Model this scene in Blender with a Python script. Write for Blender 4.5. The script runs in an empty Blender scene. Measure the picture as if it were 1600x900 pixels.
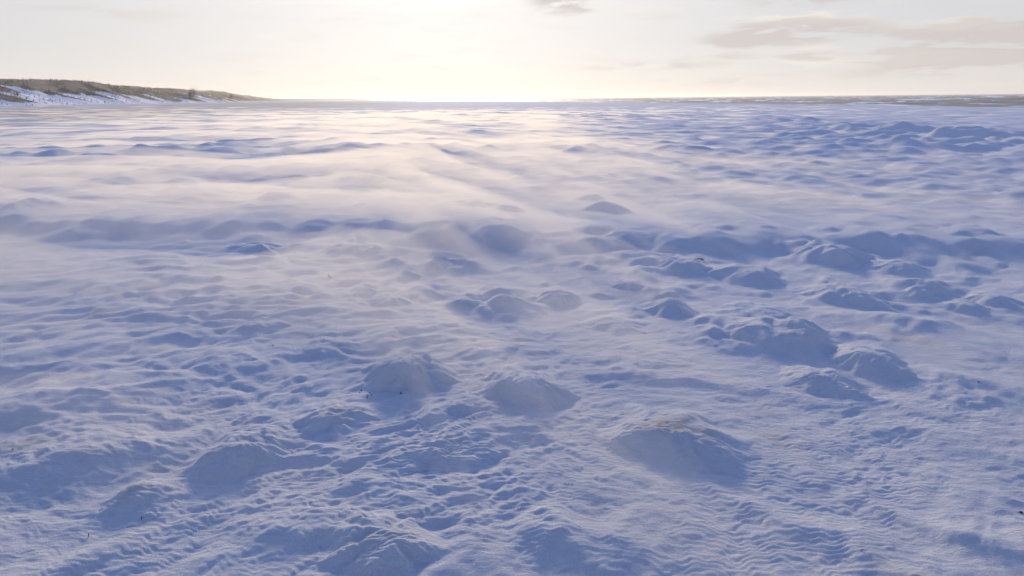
import bpy, math, random
import numpy as np
from mathutils import Vector, Matrix

rng = np.random.RandomState(7)
random.seed(7)
sc = bpy.context.scene
COL = sc.collection

# ------------------------------------------------------------------ camera
CAM_H = 1.5
FPX = 1067.0                      # focal length in pixels of a 1600 px wide frame
PITCH = math.radians(15.53)
ROLL = math.radians(0.54)
F = np.array([0, math.cos(PITCH), -math.sin(PITCH)])
R0 = np.array([1.0, 0, 0])
U0 = np.array([0, math.sin(PITCH), math.cos(PITCH)])
R = R0 * math.cos(ROLL) - U0 * math.sin(ROLL)
U = U0 * math.cos(ROLL) + R0 * math.sin(ROLL)
cam_d = bpy.data.cameras.new('camera')
cam = bpy.data.objects.new('camera', cam_d)
COL.objects.link(cam)
cam_d.sensor_width = 36.0
cam_d.lens = 36.0 * FPX / 1600.0
cam_d.clip_start = 0.05
cam_d.clip_end = 30000
M = Matrix(((R[0], U[0], -F[0], 0), (R[1], U[1], -F[1], 0), (R[2], U[2], -F[2], CAM_H), (0, 0, 0, 1)))
cam.matrix_world = M
sc.camera = cam

# ------------------------------------------------------------------ light
SUN_EL = math.radians(15.0)
SUN_AZ = math.radians(-6.0)       # measured from +Y towards +X
SKY_STRENGTH = 0.15
EXPOSURE = 0.06

world = bpy.data.worlds.new('World')
sc.world = world
world.use_nodes = True
nt = world.node_tree
for n in list(nt.nodes):
    nt.nodes.remove(n)
NW = nt.nodes.new
LK = nt.links.new


def wmath(op, a, b=None, c=None, clamp=False):
    n = NW('ShaderNodeMath'); n.operation = op; n.use_clamp = clamp
    for i, v in enumerate((a, b, c)):
        if v is None:
            continue
        if isinstance(v, (int, float)):
            n.inputs[i].default_value = v
        else:
            LK(v, n.inputs[i])
    return n.outputs[0]


def wsmooth(v, a, b, lo=0.0, hi=1.0):
    n = NW('ShaderNodeMapRange'); n.interpolation_type = 'SMOOTHSTEP'
    LK(v, n.inputs['Value'])
    n.inputs['From Min'].default_value = a; n.inputs['From Max'].default_value = b
    n.inputs['To Min'].default_value = lo; n.inputs['To Max'].default_value = hi
    return n.outputs['Result']


def wmix(f, a, b):
    n = NW('ShaderNodeMix'); n.data_type = 'RGBA'
    if isinstance(f, (int, float)):
        n.inputs[0].default_value = f
    else:
        LK(f, n.inputs[0])
    for i, v in ((6, a), (7, b)):
        if isinstance(v, tuple):
            n.inputs[i].default_value = (*v, 1)
        else:
            LK(v, n.inputs[i])
    return n.outputs[2]


sky = NW('ShaderNodeTexSky')
sky.sky_type = 'NISHITA'
sky.sun_disc = False
sky.sun_elevation = SUN_EL
sky.sun_rotation = SUN_AZ
sky.air_density = 1.0
sky.dust_density = 1.0
sky.ozone_density = 3.0
tc = NW('ShaderNodeTexCoord')
sep = NW('ShaderNodeSeparateXYZ'); LK(tc.outputs['Generated'], sep.inputs[0])
az = wmath('ARCTAN2', sep.outputs[0], sep.outputs[1])
el = wmath('ARCSINE', sep.outputs[2])
comb = NW('ShaderNodeCombineXYZ')
LK(wmath('MULTIPLY', az, 12.0), comb.inputs[0]); LK(wmath('MULTIPLY', el, 62.0), comb.inputs[1])
cn = NW('ShaderNodeTexNoise'); LK(comb.outputs[0], cn.inputs['Vector'])
cn.inputs['Scale'].default_value = 1.0; cn.inputs['Detail'].default_value = 7; cn.inputs['Roughness'].default_value = 0.58
cn.inputs['Distortion'].default_value = 0.3
noise = cn.outputs['Fac']


def blob(a0, e0, wa, we):
    """soft lens of cloud round azimuth a0, elevation e0 (degrees)"""
    da = wmath('DIVIDE', wmath('SUBTRACT', az, math.radians(a0)), math.radians(wa))
    de = wmath('DIVIDE', wmath('SUBTRACT', el, math.radians(e0)), math.radians(we))
    q = wmath('ADD', wmath('MULTIPLY', da, da), wmath('MULTIPLY', de, de))
    return wmath('POWER', 2.718, wmath('MULTIPLY', q, -1.0))


def addall(*v):
    r = v[0]
    for x in v[1:]:
        r = wmath('ADD', r, x)
    return r


def pxdir(x, y):
    d = F + (x - 800) / FPX * R + (450 - y) / FPX * U
    d /= np.linalg.norm(d)
    return math.degrees(math.atan2(d[0], d[1])), math.degrees(math.asin(d[2]))


dark = addall(*[wmath('MULTIPLY', blob(*pxdir(x, y), wa, we), k) for x, y, wa, we, k in
                ((1240, 46, 4.6, 0.8, 1.1), (1180, 64, 3.6, 0.5, .8), (1520, 52, 5.0, 0.8, 1.15),
                 (890, 2, 2.6, 0.9, 1.1), (1260, 0, 4.0, 0.6, .7), (1400, 105, 8.0, 0.9, .45), (1120, 128, 6, .6, .3),
                 (1700, 60, 8.0, 1.6, 1.1), (1010, 24, 4, .5, .3), (1100, 92, 6, .5, .4), (1330, 84, 6, .35, .6), (1560, 92, 5, .4, .6), (150, 20, 7, .8, .3), (1000, 105, 6, .3, .35))])
light = addall(*[wmath('MULTIPLY', blob(*pxdir(x, y), wa, we), k) for x, y, wa, we, k in
                 ((455, 55, 1.9, 0.42, 2.4), (1240, 28, 4.5, .5, .8), (1500, 36, 4.6, .5, .8), (1300, 90, 9.0, 1.0, .8),
                  (960, 20, 5, .8, .6))])
nz = wsmooth(noise, 0.36, 0.62, 0.25, 1.5)
darkm = wsmooth(wmath('MULTIPLY', dark, nz), 0.10, 0.90)
lightm = wsmooth(wmath('MULTIPLY', light, nz), 0.15, 0.9)
# broken cloud elsewhere in the sky, fading out overhead
other = wmath('MULTIPLY', wsmooth(noise, 0.48, 0.72), wsmooth(el, 0.10, 0.5, 1.0, 0.0))

bg_sky = sky.outputs[0]
# angular closeness to the sun
sd = (math.sin(SUN_AZ) * math.cos(SUN_EL), math.cos(SUN_AZ) * math.cos(SUN_EL), math.sin(SUN_EL))
dot = NW('ShaderNodeVectorMath'); dot.operation = 'DOT_PRODUCT'
nrm = NW('ShaderNodeVectorMath'); nrm.operation = 'NORMALIZE'; LK(tc.outputs['Generated'], nrm.inputs[0])
LK(nrm.outputs[0], dot.inputs[0]); dot.inputs[1].default_value = sd
glow = wmath('POWER', wmath('MAXIMUM', dot.outputs['Value'], 0.0), 10.0)
veil_f = wsmooth(el, 0.10, 0.60, 0.97, 0.0)
K = 1.0 / SKY_STRENGTH
veil_side = (0.64 * K, 0.63 * K, 0.64 * K)
veil_sun = (0.80 * K, 0.78 * K, 0.745 * K)
veil = wmix(wmath('MULTIPLY', glow, 1.0, clamp=True), veil_side, veil_sun)
veil = wmix(wsmooth(el, 0.0, 0.075, 0.55, 0.0), veil, (0.80 * K, 0.75 * K, 0.68 * K))
tintn = NW('ShaderNodeMix'); tintn.data_type = 'RGBA'; tintn.blend_type = 'MULTIPLY'
tintn.inputs[0].default_value = 1.0
LK(bg_sky, tintn.inputs[6]); tintn.inputs[7].default_value = (1.38, 1.42, 1.86, 1)
c = wmix(veil_f, tintn.outputs[2], veil)
c = wmix(wmath('MULTIPLY', other, 0.25), c, (0.78 * K, 0.74 * K, 0.70 * K))
c = wmix(wmath('MULTIPLY', lightm, 0.85), c, (0.90 * K, 0.86 * K, 0.79 * K))
c = wmix(wmath('MULTIPLY', darkm, 0.75), c, (0.60 * K, 0.545 * K, 0.52 * K))
bg = NW('ShaderNodeBackground'); LK(c, bg.inputs[0]); bg.inputs[1].default_value = SKY_STRENGTH
wo = NW('ShaderNodeOutputWorld'); LK(bg.outputs[0], wo.inputs[0])

sun_d = bpy.data.lights.new('sun', 'SUN')
sun_d.energy = 3.3
sun_d.angle = math.radians(8.0)   # veiled by thin cloud
sun_d.color = (1.0, 0.80, 0.50)
sun = bpy.data.objects.new('sun', sun_d)
COL.objects.link(sun)
sun.rotation_euler = Vector((-sd[0], -sd[1], -sd[2])).to_track_quat('-Z', 'Y').to_euler()

sc.view_settings.view_transform = 'Standard'
sc.view_settings.look = 'None'
sc.view_settings.exposure = EXPOSURE
sc.view_settings.gamma = 1
sc.view_settings.use_curve_mapping = False
sc.cycles.use_denoising = True
sc.cycles.volume_bounces = 2
sc.cycles.max_bounces = 8
sc.cycles.diffuse_bounces = 3
sc.cycles.transparent_max_bounces = 16


# ------------------------------------------------------------------ helpers
def tag(o, label=None, cat=None, group=None, kind=None):
    if label: o['label'] = label
    if cat: o['category'] = cat
    if group: o['group'] = group
    if kind: o['kind'] = kind
    return o


def sstep(x, a, b):
    t = np.clip((x - a) / (b - a), 0, 1)
    return t * t * (3 - 2 * t)


_P = rng.permutation(4096).astype(np.int32)
_GA = rng.rand(4096) * 2 * np.pi
_G = np.stack([np.cos(_GA), np.sin(_GA)], 1).astype(np.float32)


def perlin(x, y, seed=0):
    x = x + seed * 17.31; y = y - seed * 9.77
    xi = np.floor(x).astype(np.int64); yi = np.floor(y).astype(np.int64)
    fx = (x - xi).astype(np.float32); fy = (y - yi).astype(np.float32)
    ux = fx * fx * fx * (fx * (fx * 6 - 15) + 10); uy = fy * fy * fy * (fy * (fy * 6 - 15) + 10)

    def g(ix, iy, dx, dy):
        h = _P[(_P[(ix + seed * 131) & 4095] + iy) & 4095]
        v = _G[h]
        return v[..., 0] * dx + v[..., 1] * dy
    n00 = g(xi, yi, fx, fy); n10 = g(xi + 1, yi, fx - 1, fy)
    n01 = g(xi, yi + 1, fx, fy - 1); n11 = g(xi + 1, yi + 1, fx - 1, fy - 1)
    a = n00 + ux * (n10 - n00); b = n01 + ux * (n11 - n01)
    return (a + uy * (b - a)) * 1.5


def spacing(x, y):
    r = np.sqrt(x * x + y * y)
    return np.maximum(0.0065, np.minimum(r * r / 1150.0, r * 0.006))


def fbm(x, y, wl, octaves, seed, sp, gain=0.5, sx=1.0, ridged=False):
    out = np.zeros_like(x, dtype=np.float64); amp = 1.0
    for i in range(octaves):
        w = wl / (2 ** i)
        k = sstep(w / sp, 1.6, 4.0)
        n = perlin(x / (w * sx), y / w, seed + i)
        if ridged:
            n = 0.6 - 2.0 * np.abs(n)
        out += amp * n * k
        amp *= gain
    return out


def px2dir(x, y):
    return F + (x - 800) / FPX * R + (450 - y) / FPX * U


def px2ground(x, y, z=0.0):
    d = px2dir(x, y)
    t = (z - CAM_H) / d[2]
    return np.array([d[0] * t, d[1] * t])


def poly_y(pts):
    xs = [p[0] for p in pts]; ys = [p[1] for p in pts]
    return lambda v: np.interp(v, xs, ys)


shore_x = poly_y([(-6000, 900), (-200, 120), (0, 92), (60, 80), (94, 69), (230, 44), (600, -60), (1500, -300), (9000, -2400)])
dune_xc = poly_y([(-6000, -95), (-50, -95), (30, -96), (120, -92), (213, -101), (450, -171), (700, -238), (1500, -345), (3000, -600), (9000, -2600)])
dune_h = poly_y([(-300, 6.2), (60, 6.2), (112, 5.95), (150, 5.4), (172, 4.9), (213, 5.2), (300, 4.9), (450, 4.6), (600, 3.2), (800, 2.4), (1500, 3.2), (3000, 5)])

# berm crest in the mid distance, given by image points then turned into ground points
_b = np.array([px2ground(x, y, 0.12) for x, y in ((-900, 325), (-300, 322), (0, 328), (150, 345), (330, 342), (600, 347), (750, 356), (950, 362), (1100, 362),
                                                 (1300, 369), (1500, 374), (1600, 376), (2000, 380), (2700, 390))])
_b2 = np.array([px2ground(x, y, 0.2) for x, y in ((-600, 250), (0, 246), (400, 232), (800, 234), (1100, 236), (1600, 240), (2400, 244))])


def world_mask(x, y, px, py, wpx, hpx, k=1.0):
    """soft oval on the ground round the point seen at px,py, about wpx wide and hpx tall there"""
    c0 = px2ground(px, py)
    d = np.hypot(*c0)
    ahead = c0 / d
    lat = wpx / FPX * d / 2
    dep = max(abs(np.hypot(*px2ground(px, max(py - hpx / 2, 172))) - np.hypot(*px2ground(px, py + hpx / 2))) / 2, 0.02)
    dep = min(dep, d * .55)
    dx = x - c0[0]; dy = y - c0[1]
    v = dx * ahead[0] + dy * ahead[1]; u = dx * ahead[1] - dy * ahead[0]
    return k * np.exp(-((u / lat) ** 2 + (v / dep) ** 2))


# large drifts of the sheet itself: px, py, width, depth(px), height (m)
DRIFTS = [(140, 706, 330, 44, .065), (20, 640, 200, 40, .06), (215, 745, 150, 30, .03), (60, 860, 260, 40, .03),
          (190, 615, 230, 26, .035), (430, 840, 260, 60, .03), (560, 760, 120, 60, .03), (860, 850, 260, 60, .04),
          (1330, 640, 240, 30, .03), (1480, 700, 220, 30, .03), (1250, 800, 300, 30, .025), (1500, 820, 260, 30, .03),
          (1390, 860, 260, 30, .03), (1560, 560, 160, 30, .035), (700, 650, 160, 30, .025), (420, 560, 200, 26, .03),
          (120, 560, 260, 26, .03), (1160, 700, 200, 30, .015), (1050, 600, 260, 30, .02), (1500, 610, 260, 30, .03),
          (1100, 500, 160, 24, .03), (1450, 520, 260, 24, .04), (640, 520, 160, 24, .03), (820, 545, 160, 24, .03)]
RUBBLE = [(1300, 206, 260, 30, .34), (1420, 214, 260, 26, .26), (1220, 192, 120, 10, .3), (1520, 222, 200, 26, .25), (880, 185, 240, 8, .22),
          (1050, 184, 300, 9, .2), (470, 202, 120, 10, .25), (300, 235, 320, 12, .15), (80, 245, 260, 12, .15),
          (430, 226, 140, 12, .12), (640, 240, 200, 12, .12), (760, 262, 260, 16, .12), (130, 298, 130, 12, .12),
          (230, 275, 260, 12, .1), (470, 292, 100, 12, .12), (560, 285, 120, 10, .1), (1440, 238, 160, 8, .15), (1500, 233, 120, 8, .15)]


def lumps(x, y, cell, seed, pres):
    '''scattered uneven domes, one at most per cell; pres is the share of cells that hold one'''
    x = x + cell * .22 * perlin(x / (cell * .5), y / (cell * .5), seed + 5)
    y = y + cell * .22 * perlin(x / (cell * .5), y / (cell * .5), seed + 6)
    cx = np.floor(x / cell).astype(np.int64); cy = np.floor(y / cell).astype(np.int64)
    out = np.zeros_like(x)
    for i in (-1, 0, 1):
        for j in (-1, 0, 1):
            h = _P[(_P[(cx + i + seed * 77) & 4095] + cy + j) & 4095]
            a = (h & 63) / 63.; b = ((h >> 6) & 63) / 63.; c_ = _P[(h * 7 + seed) & 4095] / 4095.; d_ = _P[(h * 13 + 5) & 4095] / 4095.
            px_ = (cx + i + .15 + .7 * a) * cell; py_ = (cy + j + .15 + .7 * b) * cell
            rad = cell * (.28 + .5 * d_ * d_)
            dx = (x - px_) / rad; dy = (y - py_) / rad
            dy = np.where(dy < 0, dy * 1.25, dy * .85)
            q = np.clip(1 - dx * dx * .8 - dy * dy, 0, 1)
            out = np.maximum(out, np.where(c_ < pres, q ** 1.6 * rad * .42, 0))
    return out


def ground_z(x, y):
    sp = spacing(x, y)
    r = np.hypot(x, y)
    z = np.zeros_like(x, dtype=np.float64)
    near = sstep(r, 60, 20)
    # warp
    wx = x + 0.25 * perlin(x / 1.3, y / 1.3, 3) + 0.05 * perlin(x / .3, y / .3, 4)
    wy = y + 0.25 * perlin(x / 1.3, y / 1.3, 5) + 0.05 * perlin(x / .3, y / .3, 6)
    # broad undulation
    z += 0.025 * fbm(x, y, 2.6, 2, 10, sp) * sstep(r, 1.0, 4.0)
    z += 0.035 * fbm(x, y, 12.0, 4, 14, sp, sx=1.2) * sstep(r, 9, 30)
    z += 0.10 * fbm(x, y, 50.0, 3, 18, sp, sx=2.0, ridged=True) * sstep(r, 40, 140)
    # mid berm: the beach steps up beyond it
    by = np.interp(wx, _b[:, 0], _b[:, 1]) + 0.35 * fbm(x, y, 1.4, 3, 23, sp)
    d = y - by
    bh = np.maximum(0.14 + 0.07 * perlin(x / .9, y * 0.3, 26) + 0.045 * perlin(x / .3, y * .6, 27), .02)
    z += np.where(d < 0, bh * sstep(d, -0.80 - .5 * perlin(x / .5, y / .5, 28), 0.0), bh * (1 - 0.55 * sstep(d, 0.0, 2.6)))
    by2 = np.interp(wx, _b2[:, 0], _b2[:, 1]) + 1.4 * fbm(x, y, 5.0, 3, 30, sp)
    d2 = y - by2
    z += 0.13 * np.clip(.45 + 1.0 * fbm(x, y, 1.8, 4, 36, sp, gain=.65), 0, 1.6) * np.where(d2 < 0, sstep(d2, -1.6, 0), 1 - .6 * sstep(d2, 0, 8))
    for a in DRIFTS:
        z += world_mask(wx, wy, *a[:4], a[4])
    rub = np.zeros_like(z)
    for a in RUBBLE:
        rub += world_mask(wx, wy, *a[:4], a[4])
    z += .62 * rub * np.clip(0.35 + 0.85 * fbm(x, y, 1.0, 4, 34, sp, gain=.7, sx=1.2), 0.0, 2.0)
    # lumpy crusted snow, strongest on the left, in the middle distance and bottom centre
    lum = 0.22 + world_mask(x, y, 260, 470, 760, 260, 1.0) + world_mask(x, y, 640, 660, 500, 240, .55) + \
        world_mask(x, y, 800, 800, 500, 200, .6) + world_mask(x, y, 1500, 450, 700, 120, .6) + world_mask(x, y, 1450, 740, 600, 240, .45) \
        + world_mask(x, y, 480, 400, 500, 60, .6)
    lum = np.minimum(lum, 1.25) * (1 + sstep(r, 7, 12) * 1.2)
    ang = 0.22
    lx = wx * math.cos(ang) + wy * math.sin(ang); ly = -wx * math.sin(ang) + wy * math.cos(ang)
    n1 = fbm(lx, ly, .36, 4, 40, sp, gain=.6, sx=1.35)
    n2 = fbm(lx, ly, .15, 3, 46, sp, gain=.55, sx=1.5, ridged=True)
    z += near * lum * (0.019 * n1 + 0.0055 * n2)
    lm = (.18 + world_mask(x, y, 900, 440, 700, 110) + world_mask(x, y, 1400, 420, 600, 110) + world_mask(x, y, 480, 400, 420, 80) + .6 * world_mask(x, y, 560, 560, 400, 120)
          + .5 * world_mask(x, y, 1350, 560, 500, 90) + .2 * world_mask(x, y, 850, 770, 500, 130))
    lm = np.clip(lm, 0, 1) * sstep(r, 1.2, 2.2)
    mod = np.clip(.7 + .5 * fbm(x, y, .2, 3, 201, sp, gain=.6), .1, 1.6)
    z += lm * mod * (.50 * lumps(x, y, .50, 210, .55) + .35 * lumps(x + .3, y, .21, 220, .55) * sstep(.21 / sp, 3, 6)) * sstep(r, 40, 14)
    z += lm * mod * .30 * lumps(x, y, 1.1, 230, .5) * sstep(r, 8, 11) * sstep(r, 90, 50)
    # fine wind ripples
    m = 0.5 + 0.5 * perlin(x / .7, y / .7, 52)
    ph = (y * math.cos(.12) + x * math.sin(.12) + 0.045 * perlin(x / .16, y / .16, 54) + 0.02 * perlin(x / .05, y / .07, 57)) / 0.030
    rip = np.sin(2 * np.pi * ph)
    z += 0.0014 * rip * sstep(m, 0.15, 0.6) * sstep(0.030 / sp, 1.2, 2.6)
    z += 0.0024 * fbm(x, y, .06, 2, 58, sp, sx=1.7) * sstep(0.05 / sp, 1.5, 3)
    z += 0.035 * fbm(x, y, 1.3, 4, 62, sp, sx=1.2, gain=.7) * sstep(r, 10, 16) * sstep(r, 150, 60)
    z += .07 * fbm(x, y, 3.0, 4, 66, sp, sx=1.4, gain=.6) * sstep(r, 22, 40) * (.6 + .4 * sstep(x, -30, 10))
    # the beach rises to the dune foot
    z += 1.0 * (1 - sstep(x - dune_xc(y), 14, 75))
    z += .017 * world_mask(x, y, 260, 465, 800, 230) * fbm(lx, ly, .13, 3, 240, sp, gain=.6, sx=1.6)
    z += .008 * world_mask(x, y, 700, 640, 700, 300) * fbm(lx, ly, .11, 3, 244, sp, gain=.6, sx=1.5)
    z += .062 * fbm(x, y, .65, 3, 64, sp, sx=1.2, gain=.7) * sstep(r, 8, 13) * sstep(r, 70, 30)
    # slope under the sea
    D = shore_x(y) - x
    z -= 0.55 * (1 - sstep(D, -2, 26)) + 2.5 * (1 - sstep(D, -70, -2))
    return z


def mesh_from(name, V, faces, mat=None, smooth=True, attrs=None):
    """faces: (n,4) or (n,3) int array"""
    me = bpy.data.meshes.new(name)
    nf, k = faces.shape
    me.vertices.add(len(V)); me.vertices.foreach_set('co', np.ascontiguousarray(V, dtype=np.float32).ravel())
    me.loops.add(nf * k); me.loops.foreach_set('vertex_index', faces.astype(np.int32).ravel())
    me.polygons.add(nf)
    me.polygons.foreach_set('loop_start', np.arange(0, nf * k, k, dtype=np.int32))
    me.polygons.foreach_set('loop_total', np.full(nf, k, dtype=np.int32))
    me.polygons.foreach_set('use_smooth', np.full(nf, smooth))
    me.update(calc_edges=True)
    for an, av in (attrs or {}).items():
        a = me.attributes.new(an, 'FLOAT', 'POINT')
        a.data.foreach_set('value', np.ascontiguousarray(av, dtype=np.float32))
    if mat: me.materials.append(mat)
    o = bpy.data.objects.new(name, me)
    COL.objects.link(o)
    return o


def grid_faces(nr, nc, wrap=False, off=0, flip=False):
    i = np.arange(nr - 1)[:, None]; j = np.arange(nc if wrap else nc - 1)[None, :]
    a = i * nc + j; b = i * nc + (j + 1) % nc; c_ = (i + 1) * nc + (j + 1) % nc; d = (i + 1) * nc + j
    f = np.stack([a, d, c_, b] if flip else [a, b, c_, d], -1).reshape(-1, 4)
    return f + off


# ------------------------------------------------------------------ materials
def newmat(name):
    m = bpy.data.materials.new(name); m.use_nodes = True
    t = m.node_tree
    b = t.nodes['Principled BSDF']
    return m, t, b


def nnoise(t, scale, detail=4, rough=.55, vec=None, dist=0):
    n = t.nodes.new('ShaderNodeTexNoise')
    n.inputs['Scale'].default_value = scale; n.inputs['Detail'].default_value = detail
    n.inputs['Roughness'].default_value = rough; n.inputs['Distortion'].default_value = dist
    if vec: t.links.new(vec, n.inputs['Vector'])
    return n.outputs['Fac']


def nramp(t, v, a, b, lo=0., hi=1.):
    n = t.nodes.new('ShaderNodeMapRange'); n.interpolation_type = 'SMOOTHSTEP'
    t.links.new(v, n.inputs['Value'])
    n.inputs['From Min'].default_value = a; n.inputs['From Max'].default_value = b
    n.inputs['To Min'].default_value = lo; n.inputs['To Max'].default_value = hi
    return n.outputs['Result']


def nmix(t, f, a, b):
    n = t.nodes.new('ShaderNodeMix'); n.data_type = 'RGBA'
    if isinstance(f, (int, float)): n.inputs[0].default_value = f
    else: t.links.new(f, n.inputs[0])
    for i, v in ((6, a), (7, b)):
        if isinstance(v, tuple): n.inputs[i].default_value = (*v, 1)
        else: t.links.new(v, n.inputs[i])
    return n.outputs[2]


def nmath(t, op, a, b):
    n = t.nodes.new('ShaderNodeMath'); n.operation = op
    for i, v in enumerate((a, b)):
        if isinstance(v, (int, float)): n.inputs[i].default_value = v
        else: t.links.new(v, n.inputs[i])
    return n.outputs[0]


SNOW = (0.72, 0.735, 0.755)
SAND = (0.40, 0.31, 0.19)


def snow_mat():
    m, t, b = newmat('wind_packed_snow')
    g = t.nodes.new('ShaderNodeNewGeometry').outputs['Position']
    at = t.nodes.new('ShaderNodeAttribute'); at.attribute_name = 'sand'
    n = nnoise(t, 9.0, 6, .65, g)
    n2 = nnoise(t, 60.0, 4, .7, g)
    dust = nmath(t, 'MULTIPLY', at.outputs['Fac'], nramp(t, n, .38, .66, .35, 1.1))
    dust = nmath(t, 'MULTIPLY', dust, nramp(t, n2, .3, .65, .55, 1.0))
    base = nmix(t, nramp(t, n, .3, .7), SNOW, (0.66, 0.67, 0.71))
    gr = nnoise(t, 420.0, 2, .9, g)
    base = nmix(t, nramp(t, gr, .36, .64), (.50, .51, .55), base)
    t.links.new(nmix(t, dust, base, SAND), b.inputs['Base Color'])
    b.inputs['Roughness'].default_value = .9
    b.inputs['Specular IOR Level'].default_value = .04
    bump = t.nodes.new('ShaderNodeBump'); bump.inputs['Strength'].default_value = .9; bump.inputs['Distance'].default_value = .013
    mp = t.nodes.new('ShaderNodeMapping'); mp.inputs['Scale'].default_value = (.55, 1.3, 1)
    t.links.new(g, mp.inputs['Vector'])
    hn = nnoise(t, 42.0, 6, .72, mp.outputs[0], .5)
    hn2 = nnoise(t, 150.0, 4, .8, g)
    t.links.new(nmath(t, 'ADD', hn, nmath(t, 'MULTIPLY', hn2, .5)), bump.inputs['Height'])
    t.links.new(bump.outputs[0], b.inputs['Normal'])
    return m


MAT_SNOW = snow_mat()

# ------------------------------------------------------------------ ground
def radial_rows(r0, r1):
    rows = [r0]
    while rows[-1] < r1:
        r = rows[-1]
        rows.append(r + max(0.0065, min(r * r / 1150.0, r * (0.006 if r < 150 else .012 if r < 500 else .03))))
    return np.array(rows)


def azimuths(lim, step, coarse):
    fine = np.arange(-lim, lim, step)
    rest = np.arange(lim, 360 - lim, coarse)
    return np.radians(np.concatenate([fine, rest]))


def sand_attr(x, y):
    dx = x - dune_xc(y)
    sp = spacing(x, y)
    w = np.interp(y, [0, 120, 450, 900], [1, 1, 1.3, 2])
    s = 1.25 * np.exp(-((dx - 44 * w) / (19 * w)) ** 2) * np.clip(1.0 + .9 * fbm(x, y, 14., 3, 70, sp, sx=.35), 0, 1.2)
    s += .35 * np.exp(-((dx - 22) / 9) ** 2) * np.clip(.4 + perlin(x / 2., y / 9., 73), 0, 1)
    # sea edge: wet sand and foam scum
    D = shore_x(y) - x
    s = np.maximum(s, .9 * (1 - sstep(D, 2, 20)))
    s += .35 * np.clip(perlin(x / .8, y / .5, 75) + perlin(x / .25, y / .2, 76) - .55, 0, 1) * sstep(np.hypot(x, y), 12, 6)
    return np.clip(s, 0, 1)


azs = azimuths(45, 0.085, 1.5)
rows = radial_rows(1.1, 9000)
rows = np.concatenate([[0.02, .3, .6, .8, .95, 1.05], rows])
print('ground grid', len(rows), len(azs))
RR, AA = np.meshgrid(rows, azs, indexing='ij')
gx = RR * np.sin(AA); gy = RR * np.cos(AA)
gz = ground_z(gx, gy)
V = np.stack([gx.ravel(), gy.ravel(), gz.ravel()], 1)
fc = grid_faces(len(rows), len(azs), wrap=True, flip=False)
cap_i = len(V)
V = np.vstack([V, [[0, 0, float(gz[0].mean())]]])
ground = mesh_from('ground', V, fc, MAT_SNOW, attrs={'sand': np.append(sand_attr(gx, gy).ravel(), 0)})
tag(ground, 'wind rippled snow covering the flat beach', kind='structure')
del V, fc, gx, gy, gz, RR, AA

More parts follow.
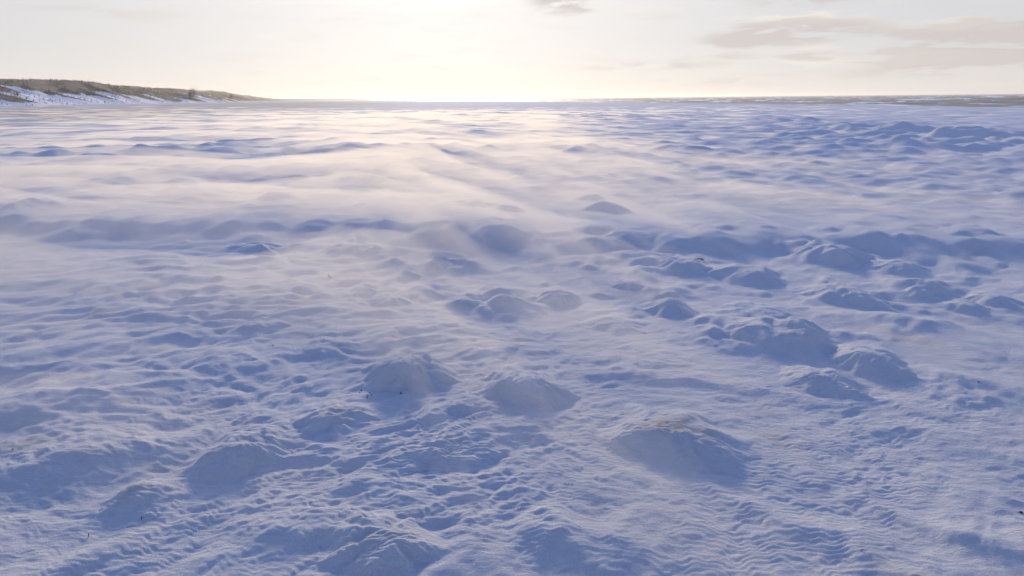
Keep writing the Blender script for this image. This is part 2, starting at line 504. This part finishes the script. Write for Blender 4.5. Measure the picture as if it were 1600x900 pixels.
# ------------------------------------------------------------------ snow mounds
# px of the middle, crest y, foot y, width (px), lateral lean of the front foot, roughness, sand on the crest, label
MOUNDS = [
    (385, 682, 748, 132, -.25, .20, .35, 'steep rounded snow mound with a curved sandy rim, largest at the lower left'),
    (214, 768, 802, 78, -.2, .30, .55, 'small snow lump with a brownish top in the dark hollow at lower left'),
    (1048, 660, 742, 190, .35, .25, .95, 'large snow mound with a sandy tan crest and deep blue front, lower right of centre'),
    (606, 832, 915, 150, .1, .25, .45, 'broad snow mound cut by the bottom edge of the picture with a sandy crest'),
    (530, 642, 684, 116, .1, .35, .35, 'lumpy snow mound just above and right of the steep lower left mound'),
    (640, 556, 618, 128, .1, .25, .30, 'flat topped snow mound right above the dark pebbles, with a lit ridge along its top'),
    (822, 582, 642, 128, .5, .15, .05, 'smooth triangular snow mound in the centre foreground with a long slope to its right'),
    (690, 694, 752, 190, .2, .25, .05, 'wide low snow swell below the smooth triangular central mound'),
    (1222, 503, 562, 150, .35, .25, .15, 'wide snow mound with a bright lit top and blue front in the right middle ground'),
    (1278, 577, 622, 112, .4, .15, .15, 'pale crested snow mound whose bright tongue points up left, below the wide right mound'),
    (1350, 541, 592, 100, .5, .20, .20, 'blue shaded snow mound between the wide right mound and the pale tongued one'),
    (872, 435, 482, 74, .35, .15, .05, 'round blue domed snow mound standing out near the picture centre'),
    (786, 438, 482, 78, .3, .15, .0, 'soft hazy snow dome directly left of the round blue dome'),
    (732, 458, 486, 84, .0, .35, .2, 'low rough snow lump left of the soft hazy dome'),
    (1046, 453, 498, 84, .4, .20, .15, 'snow mound with a lit left shoulder, right of the round blue dome'),
    (982, 431, 456, 62, .3, .25, .05, 'small snow lump above and between the blue dome and the lit shouldered mound'),
    (1068, 387, 432, 88, .35, .25, .10, 'peaked snow mound with a dark stick on its right slope'),
    (1162, 400, 448, 118, .35, .15, .05, 'large smooth domed snow mound right of the peaked mound with the stick'),
    (1320, 431, 482, 112, .3, .25, .15, 'rough topped snow mound at right between the smooth dome and the twin domes'),
    (1502, 459, 492, 64, .2, .15, .10, 'nearer round dome of the twin snow domes at the right edge'),
    (1547, 445, 480, 70, .3, .15, .10, 'farther right dome of the twin snow domes at the right edge'),
    (1395, 401, 432, 92, .2, .30, .05, 'low wide snow mound just below the berm, above and right of the rough topped mound'),
    (1295, 361, 408, 116, .4, .20, .10, 'big snow hump bulging from the berm at right'),
    (1508, 352, 388, 72, .4, .20, .25, 'pale lit snow hump on top of the berm near the right edge'),
    (790, 346, 384, 120, .4, .20, .05, 'blue snow hump on the berm straight above the soft hazy dome'),
    (978, 356, 382, 72, .4, .25, .05, 'small snow hump on the berm right of centre'),
    (922, 292, 314, 44, .3, .20, .0, 'smaller upper one of the overlapping pair of far snow domes'),
    (950, 303, 334, 74, .4, .20, .0, 'larger lower one of the overlapping pair of far snow domes'),
    (794, 310, 330, 52, .3, .20, .0, 'faint little snow dome half lost in the blowing snow beyond the berm'),
    (742, 301, 324, 76, .3, .30, .0, 'faint wide snow lump in blowing snow, left of the faint little dome'),
    (558, 371, 402, 96, .3, .45, .15, 'broken craggy snow lump just below the berm left of centre'),
    (432, 292, 312, 64, .3, .30, .0, 'dark blue snow lump showing through the blowing snow at left beyond the berm'),
    (28, 307, 346, 118, .3, .30, .1, 'wide dark snow hump at the left edge of the picture beyond the ripples'),
    (400, 373, 396, 78, .3, .25, .0, 'low snow lump left of the broken craggy lump'),
    (686, 397, 422, 46, .3, .25, .0, 'small faint snow bump right of the broken craggy lump'),
    (510, 537, 566, 92, .0, .30, .1, 'low snow lump left of the flat topped mound above the pebbles'),
    (414, 497, 522, 74, .1, .30, .1, 'small dark fronted snow lump among the ripples at left of centre'),
    (612, 454, 480, 72, .2, .25, .05, 'snow lump left of the low rough lump, below the craggy one'),
    (962, 496, 526, 104, .3, .25, .0, 'low flat snow mound below the round blue dome'),
    (1172, 474, 502, 110, .3, .30, .05, 'thin long snow lump above the wide mound with the bright lit top'),
    (1452, 449, 476, 78, .1, .30, .05, 'small uneven snow lump left of the twin domes'),
]


def make_mound(px, yc, yb, w, lean, rough, sand, label, idx):
    z0 = 0.0
    for _ in range(3):
        p = px2ground(px, yb, z0)
        z0 = float(ground_z(np.array([p[0]]), np.array([p[1]]))[0])
    d = np.hypot(*p); ahead = p / d; right = np.array([ahead[1], -ahead[0]])
    a = w / FPX * math.hypot(d, CAM_H) / 2 * 1.36
    wf = 0.75 * a
    a *= 1 - .12 * float(sstep(np.array(d), 3.5, 5.0))
    wb = 1.15 * a
    c0 = p + ahead * wf
    dd = d + wf
    dv = px2dir(px, yc); hor = math.hypot(dv[0], dv[1])
    H = CAM_H + dd * dv[2] / hor
    gzc = float(ground_z(np.array([c0[0]]), np.array([c0[1]]))[0])
    H = max(H - gzc, 0.03) * 1.02
    H = min(H, 0.55 * a + .05)
    n_a = int(min(220, max(60, w * 1.5))); n_s = n_a // 2
    phi = np.arange(n_a) / n_a * 2 * np.pi
    s = np.linspace(0, 1.08, n_s) ** .9
    S, PH = np.meshgrid(s, phi, indexing='ij')
    rad = 1 + (.25 + rough) * .55 * perlin(np.cos(PH) * 1.3 + idx * 7.1, np.sin(PH) * 1.3 + 3.3, 80) + (.15 + rough) * .4 * perlin(np.cos(PH) * 3 + idx * 3.1, np.sin(PH) * 3, 82)
    u = S * rad * np.cos(PH) * a
    v = S * rad * np.sin(PH); v = np.where(v < 0, v * wf, v * wb)
    u = u + np.where(v < 0, -v, -v * .35) * lean
    x = c0[0] + right[0] * u + ahead[0] * v
    y = c0[1] + right[1] * u + ahead[1] * v
    g = ground_z(x, y)
    sp = spacing(x, y) * .6
    t = np.clip(S, 0, 1)
    prof = (1 - t ** 2.5) ** 2.3
    lump = fbm(x + idx, y, .55 * a, 3, 84, sp, gain=.5)
    ridg = fbm(x + idx, y, .35 * a, 3, 88, sp, gain=.5, ridged=True)
    mid = 1 - .42 * sstep(np.array(d), 3.5, 5.0)
    h = .80 * mid * H * prof * (1 + (.10 + rough * .8) * (.35 + .65 * t) * lump + (.03 + rough * .45) * (.15 + .6 * t) * ridg)
    z = g + h - 0.0025 - .5 * np.clip(S - 1, 0, 1)
    # sand caught along the crest
    sa = sand * np.exp(-((v / wf - .05) / .38) ** 2) * sstep(h / H, .35, .85) * np.clip(.75 + .8 * perlin(x / .05, y / .03, 91), 0, 1.3)
    n = n_s * n_a
    V = np.stack([x.ravel(), y.ravel(), z.ravel()], 1)
    fc = grid_faces(n_s, n_a, wrap=True, flip=True)
    o = mesh_from('snow_mound', V, fc, MAT_SNOW, attrs={'sand': np.clip(sa, 0, 1).ravel()})
    # put the origin at the foot of the mound
    me = o.data
    me.transform(Matrix.Translation((-c0[0], -c0[1], -gzc)))
    o.location = (c0[0], c0[1], gzc)
    tag(o, label, 'snow mound', 'wind shaped snow mounds scattered over the beach')
    return o


for i, m in enumerate(MOUNDS):
    make_mound(*m, i)

# ------------------------------------------------------------------ dune
def dune_mat():
    m, t, b = newmat('marram_dune')
    g = t.nodes.new('ShaderNodeNewGeometry').outputs['Position']
    at = t.nodes.new('ShaderNodeAttribute'); at.attribute_name = 'snow'
    n = nnoise(t, 1.1, 6, .7, g)
    n3 = nnoise(t, .35, 4, .6, g)
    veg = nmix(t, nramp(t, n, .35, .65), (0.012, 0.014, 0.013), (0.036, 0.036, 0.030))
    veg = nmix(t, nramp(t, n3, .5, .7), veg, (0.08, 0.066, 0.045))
    f = nramp(t, nmath(t, 'ADD', at.outputs['Fac'], nmath(t, 'MULTIPLY', nmath(t, 'SUBTRACT', n, .5), 1.3)), .3, .65)
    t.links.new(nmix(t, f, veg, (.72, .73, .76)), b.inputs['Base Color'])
    b.inputs['Roughness'].default_value = .9
    bump = t.nodes.new('ShaderNodeBump'); bump.inputs['Strength'].default_value = .8; bump.inputs['Distance'].default_value = .3
    t.links.new(n, bump.inputs['Height']); t.links.new(bump.outputs[0], b.inputs['Normal'])
    return m


def dune_ys():
    ys = [-200.0]
    while ys[-1] < 2600:
        ys.append(ys[-1] + max(.5, abs(ys[-1]) * .006))
    return np.array(ys)


def dune_profile(u, y):
    """u metres from the foot line inland, returns height and snow share"""
    h = dune_h(y) - .55 + .55 * perlin(y / 23., y * 0 + .3, 101) + .25 * perlin(y / 9., y * 0 + 1.3, 102)
    wid = 17 + 4 * perlin(y / 30., y * 0 + 2.1, 103)
    k = u / wid
    front = sstep(k, 0.0, 1.0) ** .9
    back = 1 - .35 * sstep(k, 1.0, 3.0) - .65 * sstep(k, 3, 6)
    z = h * np.where(k < 1, front, back)
    # gullies running down and towards the viewer's right
    g = perlin((y + u * .9) / 6.0, u / 26., 105) + .5 * perlin((y + u * .9) / 2.6, u / 14., 106)
    z += .75 * g * np.sin(np.clip(k, 0, 1) * np.pi) + .25 * perlin(y / 2., u / 2., 107) * sstep(k, .1, .6)
    snow = 1.05 - 1.15 * sstep(k + .35 * g, .25, .62) - .9 * np.clip(g, 0, 1) * sstep(k, .02, .25) + .35 * np.clip(-g, 0, 1)
    snow = np.where(k > 1.1, .45, snow) - .5 * sstep(y, 190, 380)
    return z, snow


ys = dune_ys()
us = np.concatenate([np.arange(-1, 20, .35), np.arange(20, 60, 1.5), np.arange(60, 130, 8)])
YY, UU = np.meshgrid(ys, us, indexing='ij')
zz, snw = dune_profile(UU, YY)
foot = dune_xc(YY) + 17
XX = foot - UU + .8 * perlin(YY / 5, UU / 9, 110)
zz = np.where(UU <= -0.9, -.5, zz + .7)
V = np.stack([XX.ravel(), YY.ravel(), zz.ravel()], 1)
MAT_DUNE = dune_mat()
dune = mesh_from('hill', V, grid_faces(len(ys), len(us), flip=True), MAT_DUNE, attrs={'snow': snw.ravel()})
tag(dune, 'dark dune ridge with snow at its foot', kind='structure')

# marram grass on the dune
def grass():
    n = 42000
    y = 20 + 680 * rng.rand(n) ** 1.6
    u = rng.randn(n) * 6 + 13
    cl = perlin(y / 3., u / 3., 120) + .6 * perlin(y / 9., u / 6., 121)
    k = cl > -.12
    y, u = y[k], u[k]
    n = len(y)
    z, _ = dune_profile(u, y); z = z + .62
    x = dune_xc(y) + 17 - u + .8 * perlin(y / 5, u / 9, 110)
    h = .18 + .30 * rng.rand(n)
    w = .03 + .04 * rng.rand(n)
    a = rng.rand(n) * np.pi
    lean = np.stack([.35 + .35 * rng.rand(n), -.15 - .4 * rng.rand(n)], 1) * h[:, None]
    P = np.stack([x, y, z], 1)
    side = np.stack([np.cos(a) * w, np.sin(a) * w, np.zeros(n)], 1)
    V = np.empty((n, 5, 3))
    V[:, 0] = P - side; V[:, 1] = P + side
    mid = P + np.stack([lean[:, 0] * .35, lean[:, 1] * .35, h * .6], 1)
    V[:, 2] = mid + side * .7; V[:, 3] = mid - side * .7
    V[:, 4] = P + np.stack([lean[:, 0], lean[:, 1], h], 1)
    i = np.arange(n)[:, None] * 5
    tri = np.concatenate([i + [0, 1, 2], i + [0, 2, 3], i + [3, 2, 4]], 0)
    m, t, b = newmat('marram_grass')
    g = t.nodes.new('ShaderNodeNewGeometry').outputs['Position']
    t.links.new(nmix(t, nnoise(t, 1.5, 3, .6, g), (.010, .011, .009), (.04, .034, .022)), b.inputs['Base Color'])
    b.inputs['Roughness'].default_value = .9; b.inputs['Specular IOR Level'].default_value = .05
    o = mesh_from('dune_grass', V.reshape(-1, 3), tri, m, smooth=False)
    tag(o, 'dry marram grass bending in the wind on the dune ridge', 'grass', kind='stuff')


grass()

# ------------------------------------------------------------------ sea
def sea():
    a = np.radians(np.arange(-40, 100, .12))
    r = [55.0]
    while r[-1] < 9000:
        r.append(r[-1] * (1.0045 if r[-1] < 900 else 1.02))
    r = np.array(r)
    RR, AA = np.meshgrid(r, a, indexing='ij')
    x = RR * np.sin(AA); y = RR * np.cos(AA)
    D = x - shore_x(y)                       # metres out from the edge
    Dn = D * np.interp(y, [0, 94, 230, 600], [1, .95, .9, .9])
    # breaker lines run along the shore
    br = perlin(y / 38., Dn / 300., 130)
    ph = (Dn + 7 * br + 3 * perlin(x / 9., y / 9., 131)) / 17.0
    fr = ph - np.floor(ph)
    crest = np.exp(-((fr - .5) / .16) ** 2)
    amp = .35 + .35 * perlin(x / 26., y / 26., 133)
    amp = np.clip(amp, .08, .8) * sstep(Dn, -2, 22) * (1 + .5 * sstep(RR, 120, 300))
    sp = RR * .006
    z = -.42 + amp * (crest * .95 - .2) + .10 * fbm(x, y, 4.5, 3, 135, sp) * sstep(Dn, -5, 20)
    foam = crest * np.clip(1.6 * perlin(x / 14., y / 22., 137) + .55 * perlin(x / 3., y / 4., 138), 0, 1) * 1.5
    foam += .8 * np.exp(-(Dn / 2.5) ** 2)
    m, t, b = newmat('sea_water')
    at = t.nodes.new('ShaderNodeAttribute'); at.attribute_name = 'foam'
    g = t.nodes.new('ShaderNodeNewGeometry').outputs['Position']
    n = nnoise(t, .9, 5, .65, g)
    f = nramp(t, nmath(t, 'ADD', at.outputs['Fac'], nmath(t, 'MULTIPLY', nmath(t, 'SUBTRACT', n, .5), .9)), .35, .75)
    wat = nmix(t, nnoise(t, .08, 3, .6, g), (.15, .115, .06), (.22, .17, .09))
    t.links.new(nmix(t, f, wat, (.85, .84, .80)), b.inputs['Base Color'])
    b.inputs['Roughness'].default_value = .5
    bump = t.nodes.new('ShaderNodeBump'); bump.inputs['Strength'].default_value = .9; bump.inputs['Distance'].default_value = .25
    t.links.new(n, bump.inputs['Height']); t.links.new(bump.outputs[0], b.inputs['Normal'])
    V = np.stack([x.ravel(), y.ravel(), z.ravel()], 1)
    o = mesh_from('water', V, grid_faces(len(r), len(a), flip=False), m, attrs={'foam': np.clip(foam, 0, 1).ravel()})
    tag(o, 'choppy brown sea with small whitecaps', kind='structure')


sea()

# ------------------------------------------------------------------ small debris lying on the snow
bpy.context.view_layer.update()
DG = bpy.context.evaluated_depsgraph_get()


def hit(px, py):
    d = Vector(px2dir(px, py)).normalized()
    ok, loc, nrm_, idx, ob, mat = sc.ray_cast(DG, Vector((0, 0, CAM_H)), d)
    return loc, nrm_


def dark_mat(name, c1, c2):
    m, t, b = newmat(name)
    g = t.nodes.new('ShaderNodeTexCoord').outputs['Object']
    t.links.new(nmix(t, nnoise(t, 90, 4, .6, g), c1, c2), b.inputs['Base Color'])
    b.inputs['Roughness'].default_value = .75
    return m


MAT_STONE = dark_mat('dark_pebble', (.02, .02, .022), (.06, .055, .05))
MAT_WOOD = dark_mat('weathered_wood', (.03, .022, .016), (.08, .06, .045))


def pebble(px, py, size, label, group, seed):
    loc, nn = hit(px, py)
    nu, nv = 14, 9
    th = np.linspace(0, np.pi, nv); ph = np.arange(nu) / nu * 2 * np.pi
    T, P = np.meshgrid(th, ph, indexing='ij')
    x = np.sin(T) * np.cos(P); y = np.sin(T) * np.sin(P); z = np.cos(T)
    k = 1 + .28 * perlin(x * 1.4 + seed * 3.7, y * 1.4 + z * 1.1, 150)
    V = np.stack([(x * k).ravel(), (y * k * .75).ravel(), (z * k * .6).ravel()], 1) * size / 2
    o = mesh_from('pebble', V, grid_faces(nv, nu, wrap=True, flip=True), MAT_STONE)
    o.location = (loc.x, loc.y, loc.z + size * .14)
    o.rotation_euler = (0, 0, seed * 1.3)
    tag(o, label, 'pebble', group)


PG = 'dark pebbles lying on the snow by the flat topped mound'
pebble(564.5, 610, .011, 'uppermost left pebble of the small dark cluster, below left of the flat topped snow mound', PG, 1)
pebble(562, 613.5, .009, 'faint grey speck of stone just under the uppermost left pebble of the cluster', PG, 2)
pebble(574, 617.5, .008, 'middle pebble of the small dark cluster on the snow', PG, 3)
pebble(577.5, 614.3, .011, 'upper one of the touching pair of dark pebbles in the cluster', PG, 4)
pebble(580.3, 616.2, .009, 'lower right one of the touching pair of dark pebbles in the cluster', PG, 5)
pebble(574.3, 621, .009, 'lowest pebble of the small dark cluster on the snow', PG, 6)
pebble(626.3, 614.8, .012, 'lone dark pebble on the blue front of the flat topped mound, right of the cluster', PG, 7)
pebble(20, 702, .008, 'lone dark speck of stone in the shadowed snow at the far left', None, 8)
pebble(293 * .389 + 500, 250 + 708 * .389, .009, 'dark speck of stone on the snow left above the flat topped mound', None, 9)
pebble(1529, 597, .009, 'lone dark speck of stone on the smooth snow at right', None, 10)
pebble(427, 540, .012, 'tiny dark stone in the hollow left of centre among the ripples', None, 11)
pebble(1595, 801, .014, 'small dark stone at the right edge of the picture', None, 12)


def tube(name, pts, rads, mat, nseg=8):
    pts = [Vector(p) for p in pts]
    V = []
    for i, p in enumerate(pts):
        d = (pts[min(i + 1, len(pts) - 1)] - pts[max(i - 1, 0)]).normalized()
        a = d.orthogonal().normalized(); b = d.cross(a)
        for k in range(nseg):
            t = k / nseg * 2 * math.pi
            V.append(p + (a * math.cos(t) + b * math.sin(t)) * rads[i])
    V = np.array([tuple(v) for v in V])
    return mesh_from(name, V, grid_faces(len(pts), nseg, wrap=True), mat)


def stick():
    l, n = hit(1088, 406)
    l2, _ = hit(1098, 407)
    l.z += .006; l2.z += .012
    d = l2 - l
    pts = [l - d * .15, l + d * .3 + Vector((0, 0, .004)), l + d * .7 + Vector((0, 0, .002)), l2, l2 + d * .05 + Vector((0, -.01, -.01))]
    o = tube('stick', pts, (.002, .004, .006, .008, .004), MAT_WOOD)
    tag(o, 'short dark driftwood stick poking out of the peaked snow mound', 'stick')


stick()


def twig():
    l, n = hit(514, 434)
    root = bpy.data.objects.new('twig', None); COL.objects.link(root); root.location = l
    tag(root, 'tiny dark forked twig sticking up from a snow lump left of centre', 'twig')
    a = tube('stem', [(0, 0, -.02), (.002, 0, .015), (-.004, 0, .034)], (.005, .0045, .002), MAT_WOOD); a.parent = root
    b = tube('side_shoot', [(.001, 0, .002), (.018, -.004, .008), (.026, -.006, .004)], (.004, .0035, .002), MAT_WOOD); b.parent = root


twig()


def straw(px, py, lx, lz, label):
    l, n = hit(px, py)
    o = tube('grass_straw', [l + Vector((-lx / 2, 0, -.004)), l + Vector((0, 0, lz)), l + Vector((lx / 2, .004, .004))], (.0012, .0016, .0008), MAT_WOOD, 6)
    tag(o, label, 'straw', 'loose straws blown over the snow')


straw(1347, 861, .012, .006, 'short dark straw lying on the snow at lower right')
straw(222, 812, .004, .014, 'thin upright straw in the dark hollow under the brownish topped lump')
straw(139, 838, .004, .012, 'thin dark straw in the shadowed snow at the lower left')


def shrub(px, py, h, label):
    l, n = hit(px, py)
    root = bpy.data.objects.new('shrub', None); COL.objects.link(root); root.location = l
    tag(root, label, 'shrub', 'dark bushes on the dune slope')
    st = tube('stem', [(0, 0, -.3), (.05, 0, h * .4), (0, .05, h * .8)], (.14, .1, .05), MAT_WOOD); st.parent = root
    n_ = 420
    p = rng.randn(n_, 3) * np.array([.24, .24, .3]) * h + np.array([0, 0, h * .55])
    s = .09 + .1 * rng.rand(n_)
    a = rng.randn(n_, 3); a /= np.linalg.norm(a, axis=1)[:, None]
    b = np.cross(a, rng.randn(n_, 3)); b /= np.linalg.norm(b, axis=1)[:, None]
    V = np.stack([p - a * s[:, None], p + b * s[:, None] * .6, p + a * s[:, None]], 1).reshape(-1, 3)
    cr = mesh_from('crown', V, np.arange(n_ * 3).reshape(-1, 3), MAT_LEAF, smooth=False); cr.parent = root


MAT_LEAF = dark_mat('dark_bush_leaves', (.02, .022, .014), (.05, .045, .03))
shrub(302.5, 150, 1.9, 'taller dark bush high on the dune slope where the ridge begins to fall')
shrub(297.5, 152, 1.2, 'lower dark bush just left of the taller bush on the dune slope')
shrub(362, 153, 1.3, 'single small bush farther right on the fading end of the dune')

# ------------------------------------------------------------------ blowing snow near the ground
def vol_mat(name, col, dens, aniso):
    m = bpy.data.materials.new(name); m.use_nodes = True
    t = m.node_tree
    t.nodes.clear()
    v = t.nodes.new('ShaderNodeVolumePrincipled')
    v.inputs['Color'].default_value = (*col, 1)
    v.inputs['Density'].default_value = dens
    v.inputs['Anisotropy'].default_value = aniso
    o = t.nodes.new('ShaderNodeOutputMaterial')
    t.links.new(v.outputs[0], o.inputs['Volume'])
    return m


SIG = 0.4
# px, py, width, height (px), optical depth along the sight line there
PUFFS = [(250, 225, 700, 130, .6), (150, 300, 600, 40, .2), (400, 190, 900, 30, .6), (560, 205, 420, 90, .6), (630, 290, 200, 120, 1.35), (760, 360, 260, 60, .5), (560, 250, 260, 60, .4), (880, 335, 420, 42, .8),
         (820, 280, 360, 60, .6), (330, 320, 420, 40, .7), (150, 375, 260, 44, .55), (60, 300, 260, 60, .5), (1180, 320, 420, 50, .45),
         (1400, 320, 420, 60, .35), (850, 190, 60, 44, .7), (1000, 270, 300, 40, .5), (690, 180, 300, 30, .6), (300, 180, 500, 30, .6),
         (600, 360, 160, 60, .4), (700, 400, 200, 60, .28), (900, 520, 300, 120, .18), (1000, 600, 340, 120, .2), (780, 400, 300, 50, .25),
         (1150, 440, 300, 80, .18), (1250, 270, 600, 40, .25), (1030, 640, 60, 60, .18), (1300, 520, 300, 60, .15), (450, 270, 300, 50, .6), (900, 420, 520, 160, .30), (1010, 560, 560, 200, .26), (1150, 760, 500, 200, .14), (500, 300, 1500, 120, .22), (650, 330, 160, 120, .35), (560, 190, 520, 36, 1.0), (700, 178, 1200, 22, .6), (850, 200, 70, 50, .9), (600, 215, 160, 80, .9), (640, 260, 170, 70, .8), (690, 330, 160, 70, .7), (800, 395, 220, 70, .5), (930, 470, 240, 90, .4), (1040, 570, 300, 110, .35), (880, 310, 260, 50, .5), (640, 400, 110, 80, .45), (760, 250, 420, 60, .7), (1000, 325, 460, 34, .7), (150, 250, 500, 80, .2),
         (1160, 560, 300, 60, .15)]


def blow():
    a = np.radians(np.arange(-60, 60, .22))
    r = [1.6]
    while r[-1] < 130:
        r.append(r[-1] * 1.009)
    r = np.array(r)
    RR, AA = np.meshgrid(r, a, indexing='ij')
    x = RR * np.sin(AA); y = RR * np.cos(AA)
    tau = np.zeros_like(x)
    for p in PUFFS:
        tau += world_mask(x, y, *p)
    # streaks drawn out along the wind, which blows from the sun towards the lower right
    wa = math.radians(-29)
    c_, s_ = math.cos(wa), math.sin(wa)
    lx = x * c_ - y * s_; ly = x * s_ + y * c_     # ly along the wind
    wob = .35 * perlin(lx / 3, ly / 5, 160)
    st = fbm((lx + wob), ly, 1.1, 4, 162, RR * .006 + .01, gain=.55) * .0
    n = .9 * perlin((lx + wob) / .3, ly / 3.4, 163) * sstep(RR, 26, 8) + .8 * perlin((lx + wob) / 1.3, ly / 7.0, 165) + .8 * perlin(lx / 4.2, ly / 14.0, 167) + .5 * perlin(x / 7., y / 2.4, 168) * sstep(RR, 9, 16)
    wisp = np.abs(perlin((lx + wob) / .22, ly / 3.0, 181)) * sstep(RR, 22, 7) + np.abs(perlin((lx + wob) / .6, ly / 6.0, 183)) * sstep(RR, 60, 20)
    st = np.clip(.62 + .65 * n, .05, 1.8) * np.clip(1.65 - 2.2 * wisp, .12, 1.65)
    # at the left the drift runs across the view in long flat bands
    xw = x + .5 * perlin(x / 4, y / 3, 190)
    nl = .9 * perlin(xw / 3.6, (y + .25 * x) / 1.3, 191) + .9 * perlin(xw / 9., (y + .25 * x) / 4., 192) + .45 * perlin(xw / 1.8, (y + .25 * x) / .7, 193) * sstep(RR, 25, 10)
    sl = np.clip(.70 + 1.0 * nl, .05, 1.9)
    wl_ = sstep(np.degrees(-AA), 2, 20)
    st = st * (1 - wl_) + sl * wl_
    tau = tau * st * (.4 + .6 * sstep(RR, 2.8, 4.4)) - .05
    sinel = CAM_H / np.hypot(RR, CAM_H)
    H = tau * sinel / SIG
    H = np.where(H > 0, H / (1 + np.maximum(H, 0) / .45), H)
    g = ground_z(x, y)
    for ax, k in ((0, 15), (1, 17)):      # the veils do not follow every bump below them
        pad = [(0, 0), (0, 0)]; pad[ax] = (k // 2, k // 2)
        gp = np.cumsum(np.pad(g, pad, mode='edge'), axis=ax)
        gp = np.insert(gp, 0, 0, axis=ax)
        n_ = g.shape[ax]
        g = (np.take(gp, np.arange(k, n_ + k), axis=ax) - np.take(gp, np.arange(n_), axis=ax)) / k
    top = g + H + .012 * fbm(x, y, .25, 2, 170, RR * .006 + .01) * sstep(RR, 20, 6)
    edge = np.ones_like(top); edge[0] = edge[-1] = 0; edge[:, 0] = edge[:, -1] = 0
    top = np.where(edge > 0, top, g - .3)
    top = np.minimum(top, np.where(H > 0, 9, g - .02))
    nr, nc = RR.shape
    bot = np.full_like(top, -1.5) ; bot = np.minimum(bot, top - .2)
    V = np.concatenate([np.stack([x.ravel(), y.ravel(), top.ravel()], 1), np.stack([x.ravel(), y.ravel(), bot.ravel()], 1)])
    f1 = grid_faces(nr, nc, flip=False); f2 = grid_faces(nr, nc, flip=True, off=nr * nc)
    rim = np.concatenate([np.arange(nc), np.arange(1, nr) * nc + nc - 1, (nr - 1) * nc + np.arange(nc - 2, -1, -1), np.arange(nr - 2, 0, -1) * nc])
    rn = np.roll(rim, -1)
    f3 = np.stack([rim, rim + nr * nc, rn + nr * nc, rn], 1)
    o = mesh_from('blowing_snow', V, np.concatenate([f1, f2, f3]), vol_mat('spindrift', (.84, .80, .75), SIG, .45))
    tag(o, 'low veils of snow blown over the beach', 'blowing snow', kind='stuff')


blow()

def crest_drift():
    y = np.concatenate([np.arange(20, 260, 1.2), np.arange(260, 760, 5)])
    u = np.linspace(3, 34, 34)
    YY, UU = np.meshgrid(y, u, indexing='ij')
    z, _ = dune_profile(UU, YY); z = z + .7
    e = np.sin(np.clip((UU - 3) / 31, 0, 1) * np.pi) ** 1.5 * np.sin((YY - 20) / 740 * np.pi) ** .15
    h = 1.5 * e * np.clip(.75 + .9 * perlin(YY / 16, UU / 20, 301) + .4 * perlin(YY / 5, UU / 9, 302), .1, 2)
    h[0] = h[-1] = -.3; h[:, 0] = h[:, -1] = -.3
    x = dune_xc(YY) + 17 - UU + .8 * perlin(YY / 5, UU / 9, 110)
    nr, nc = YY.shape
    V = np.concatenate([np.stack([x.ravel(), YY.ravel(), (z + h).ravel()], 1), np.stack([x.ravel(), YY.ravel(), (z - 1.5).ravel()], 1)])
    f1 = grid_faces(nr, nc, flip=True); f2 = grid_faces(nr, nc, flip=False, off=nr * nc)
    rim = np.concatenate([np.arange(nc), np.arange(1, nr) * nc + nc - 1, (nr - 1) * nc + np.arange(nc - 2, -1, -1), np.arange(nr - 2, 0, -1) * nc])
    rn = np.roll(rim, -1)
    f3 = np.stack([rim, rn, rn + nr * nc, rim + nr * nc], 1)
    o = mesh_from('blowing_snow', V, np.concatenate([f1, f2, f3]), vol_mat('crest_drift', (.93, .89, .82), .012, .4))
    tag(o, 'pale snow and sand smoking off the dune ridge', 'blowing snow', kind='stuff')


crest_drift()

# ------------------------------------------------------------------ haze
def haze():
    x0, x1, y0, y1, z0, z1 = -6500., 9500., -9500., 9500., -5.0, 9.5
    V = np.array([(x, y, z) for z in (z0, z1) for y in (y0, y1) for x in (x0, x1)])
    fc = np.array([(0, 2, 3, 1), (4, 5, 7, 6), (0, 1, 5, 4), (2, 6, 7, 3), (0, 4, 6, 2), (1, 3, 7, 5)])
    o = mesh_from('haze', V, fc, vol_mat('cold_air', (.92, .91, .90), .0005, .45), smooth=False)
    tag(o, 'thin haze of drifting snow in the air', 'haze', kind='stuff')


haze()
